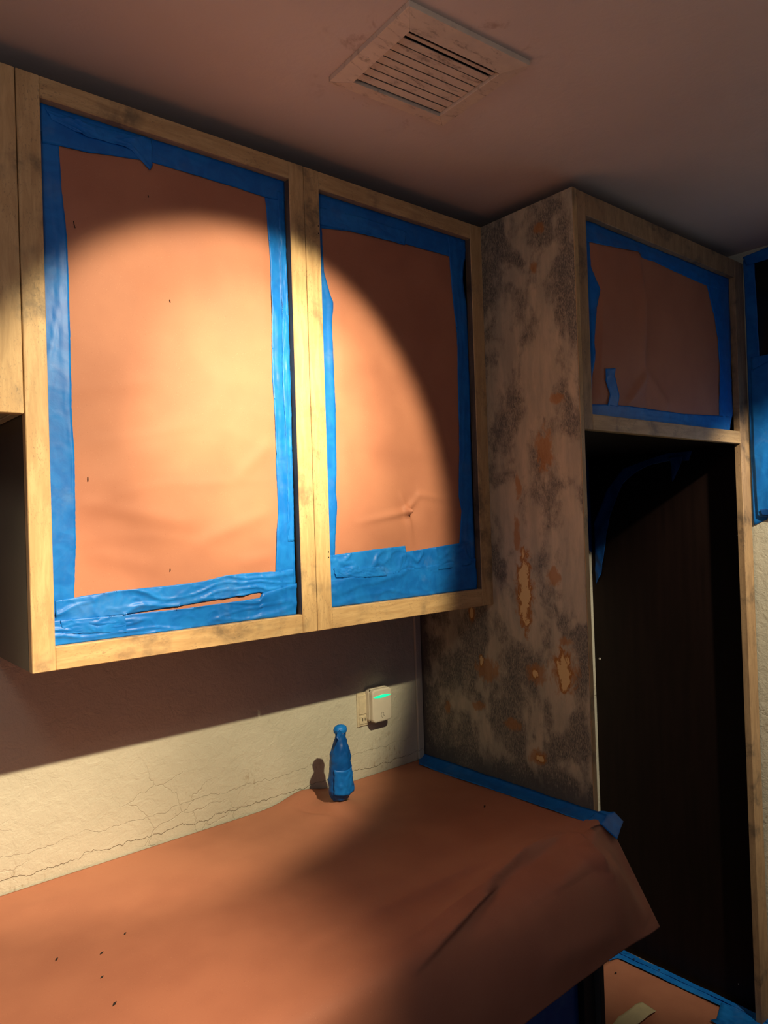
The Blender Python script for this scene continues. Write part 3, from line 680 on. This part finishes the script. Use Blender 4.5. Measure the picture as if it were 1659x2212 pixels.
def fbg(u, v):
    A = [(1.851,.013),(1.80,.012),(1.74,.030),(1.68,.02)]; B = [(1.846,-.041),(1.79,-.040),(1.73,-.030),(1.66,-.04)]
    a = poly_at(A, u); b = poly_at(B, u); x = a[0]+(b[0]-a[0])*v; y = a[1]+(b[1]-a[1])*v
    return (x, y, FL+.010+.016*max(0, 1-3*abs(u-.25))*(1-.4*v)), (0, 0, 1)
tag(sheet('tape_scrap', fbg, 30, 8, 'beige'), 'curled beige tape scrap lying on the alcove floor paper', 'tape')
for i, (x, y) in enumerate(((2.040,.155),(2.047,.06),(1.93,.16))):
    z = FL+.0145 if i < 2 else FL+.0095
    V = [(x-.005, y, z), (x, y-.003, z), (x+.004, y, z+.001), (x, y+.004, z+.0015)]; V += [(p[0], p[1], p[2]-.001) for p in V]
    tag(mesh('debris_chip', V, [(0, 1, 2, 3), (4, 5, 6, 7), (0, 1, 5, 4), (1, 2, 6, 5), (2, 3, 7, 6), (3, 0, 4, 7)], 'chip'),
        'tiny dark chip lying on the floor masking in the alcove', 'paint chip', 'chips on the alcove floor')

# ------------------------------------------------------------------ window with taped surround on the right wall
tp = thing('window_tape', 'blue masking tape covering the surround of the black window on the side wall', 'tape', (XW, -0.5, 0.18))
def wtape(name, A, B, mat, off, seed, nu=60, nv=12):
    def fn(u, v):
        a = poly_at(A, u); b = poly_at(B, u); y = a[0]+(b[0]-a[0])*v; z = a[1]+(b[1]-a[1])*v
        return (XW-off-0.004*max(0, ridge(y*16, z*7, seed)-.35), y, z), (-1, 0, 0)
    sheet(name, fn, nu, nv, mat, tp)
wtape('tape_strip', [(-.300,1.040),(-.301,.9),(-.301,.5),(-.302,.182)], [(-.3335,1.055),(-.3365,.9),(-.345,.5),(-.343,.20)], 'tape', .002, 2)
wtape('tape_strip', [(-.300,1.050),(-.40,1.062),(-.75,1.062)], [(-.31,1.02),(-.40,1.021),(-.75,1.021)], 'tape', .004, 5)
wtape('tape_strip', [(-.315,.722),(-.5,.722),(-.75,.722)], [(-.315,.655),(-.5,.655),(-.75,.655)], 'tape2', .005, 8)
wtape('tape_strip', [(-.312,.68),(-.312,.4),(-.318,.21)], [(-.365,.70),(-.375,.4),(-.365,.205)], 'tape2', .007, 11)
wtape('film_apron', [(-.34,.67),(-.34,.4),(-.345,.205)], [(-.75,.67),(-.75,.4),(-.75,.26)], 'tape', .0035, 14)
wtape('tape_bit', [(-.328,.232),(-.345,.236),(-.36,.232)], [(-.333,.215),(-.345,.212),(-.36,.214)], 'film', .012, 17, 14, 5)
wn = box('window_1', (XW-0.0012, XW+0.012, -0.76, -0.332, 0.715, 1.025), 'glass', bevel=0); tag(wn, kind='structure')

# ------------------------------------------------------------------ ceiling vent
vt = thing('ceiling_vent', 'dusty painted ceiling vent with slanted louvre slats', 'vent', (0.6075, -0.380, HC-0.014))
vt.rotation_euler = (0, 0, math.radians(-4.0))
def vb(name, x0, x1, y0, y1, z0, z1, mat, bevel=0.0008, rot=None, V=None, Fc=None):
    c = ORG[vt.name]
    V = V or boxv(x0, x1, y0, y1, z0, z1)
    return mesh(name, [(c.x+a, c.y+b, HC+d_) for a, b, d_ in V], Fc or BF, mat, vt, False, bevel)
W2, D2, w2, d2 = 0.1395, 0.1215, 0.105, 0.084
def prism(p):           # frame side with a chamfered inner edge: list of 4 plan corners (outer, outer, inner, inner)
    (a, b, c_, d_) = p
    V = [(*a, 0), (*b, 0), (*c_, 0), (*d_, 0), (*a, -.010), (*b, -.010), (*c_, -.0145), (*d_, -.0145)]
    return V, [(0, 1, 2, 3), (4, 5, 6, 7), (0, 1, 5, 4), (1, 2, 6, 5), (2, 3, 7, 6), (3, 0, 4, 7)]
yo = 0.006
for p in (((-W2, -D2), (W2, -D2), (w2, -d2+yo), (-w2, -d2+yo)), ((W2, -D2), (W2, D2), (w2, d2+yo), (w2, -d2+yo)),
          ((W2, D2), (-W2, D2), (-w2, d2+yo), (w2, d2+yo)), ((-W2, D2), (-W2, -D2), (-w2, -d2+yo), (-w2, d2+yo))):
    V, Fc = prism(p); vb('frame_side', 0, 0, 0, 0, 0, 0, 'vent', 0.0006, V=V, Fc=Fc)
vb('duct_backing', -w2-.004, w2+.004, -d2, d2+2*yo, -0.0016, -0.0004, 'black', 0)
SL = [(-.0690, .0035, 10), (-.0510, .0074, 6)] + [(-.032+.0206*k, .0084, 5) for k in range(5)] + [(.0715, .0082, 5)]
for (yc, hw, ang) in SL:
    a = math.radians(ang); th = 0.0009; cy_, sz_ = math.cos(a)*hw, math.sin(a)*hw
    V = []
    for x in (-w2+.001, w2-.001):
        for s_ in (-1, 1):
            for k in (-1, 1):
                V.append((x, yo+yc+s_*cy_+k*th*math.sin(a), -0.0072-s_*sz_*0.9+k*th))
    vb('louvre_slat', 0, 0, 0, 0, 0, 0, 'vent', 0.0003, V=V)
for (x, y) in ((-.122, .02), (.122, -.02)):
    V = []; n = 8
    for k in range(n): V.append((x+.0035*math.cos(k*math.pi/4), y+.0035*math.sin(k*math.pi/4), -.010))
    for k in range(n): V.append((x+.0025*math.cos(k*math.pi/4), y+.0025*math.sin(k*math.pi/4), -.0128))
    vb('screw', 0, 0, 0, 0, 0, 0, 'vent', 0, V=V, Fc=[tuple(range(n)), tuple(range(n, 2*n))]+[(k, (k+1) % n, n+(k+1) % n, n+k) for k in range(n)])
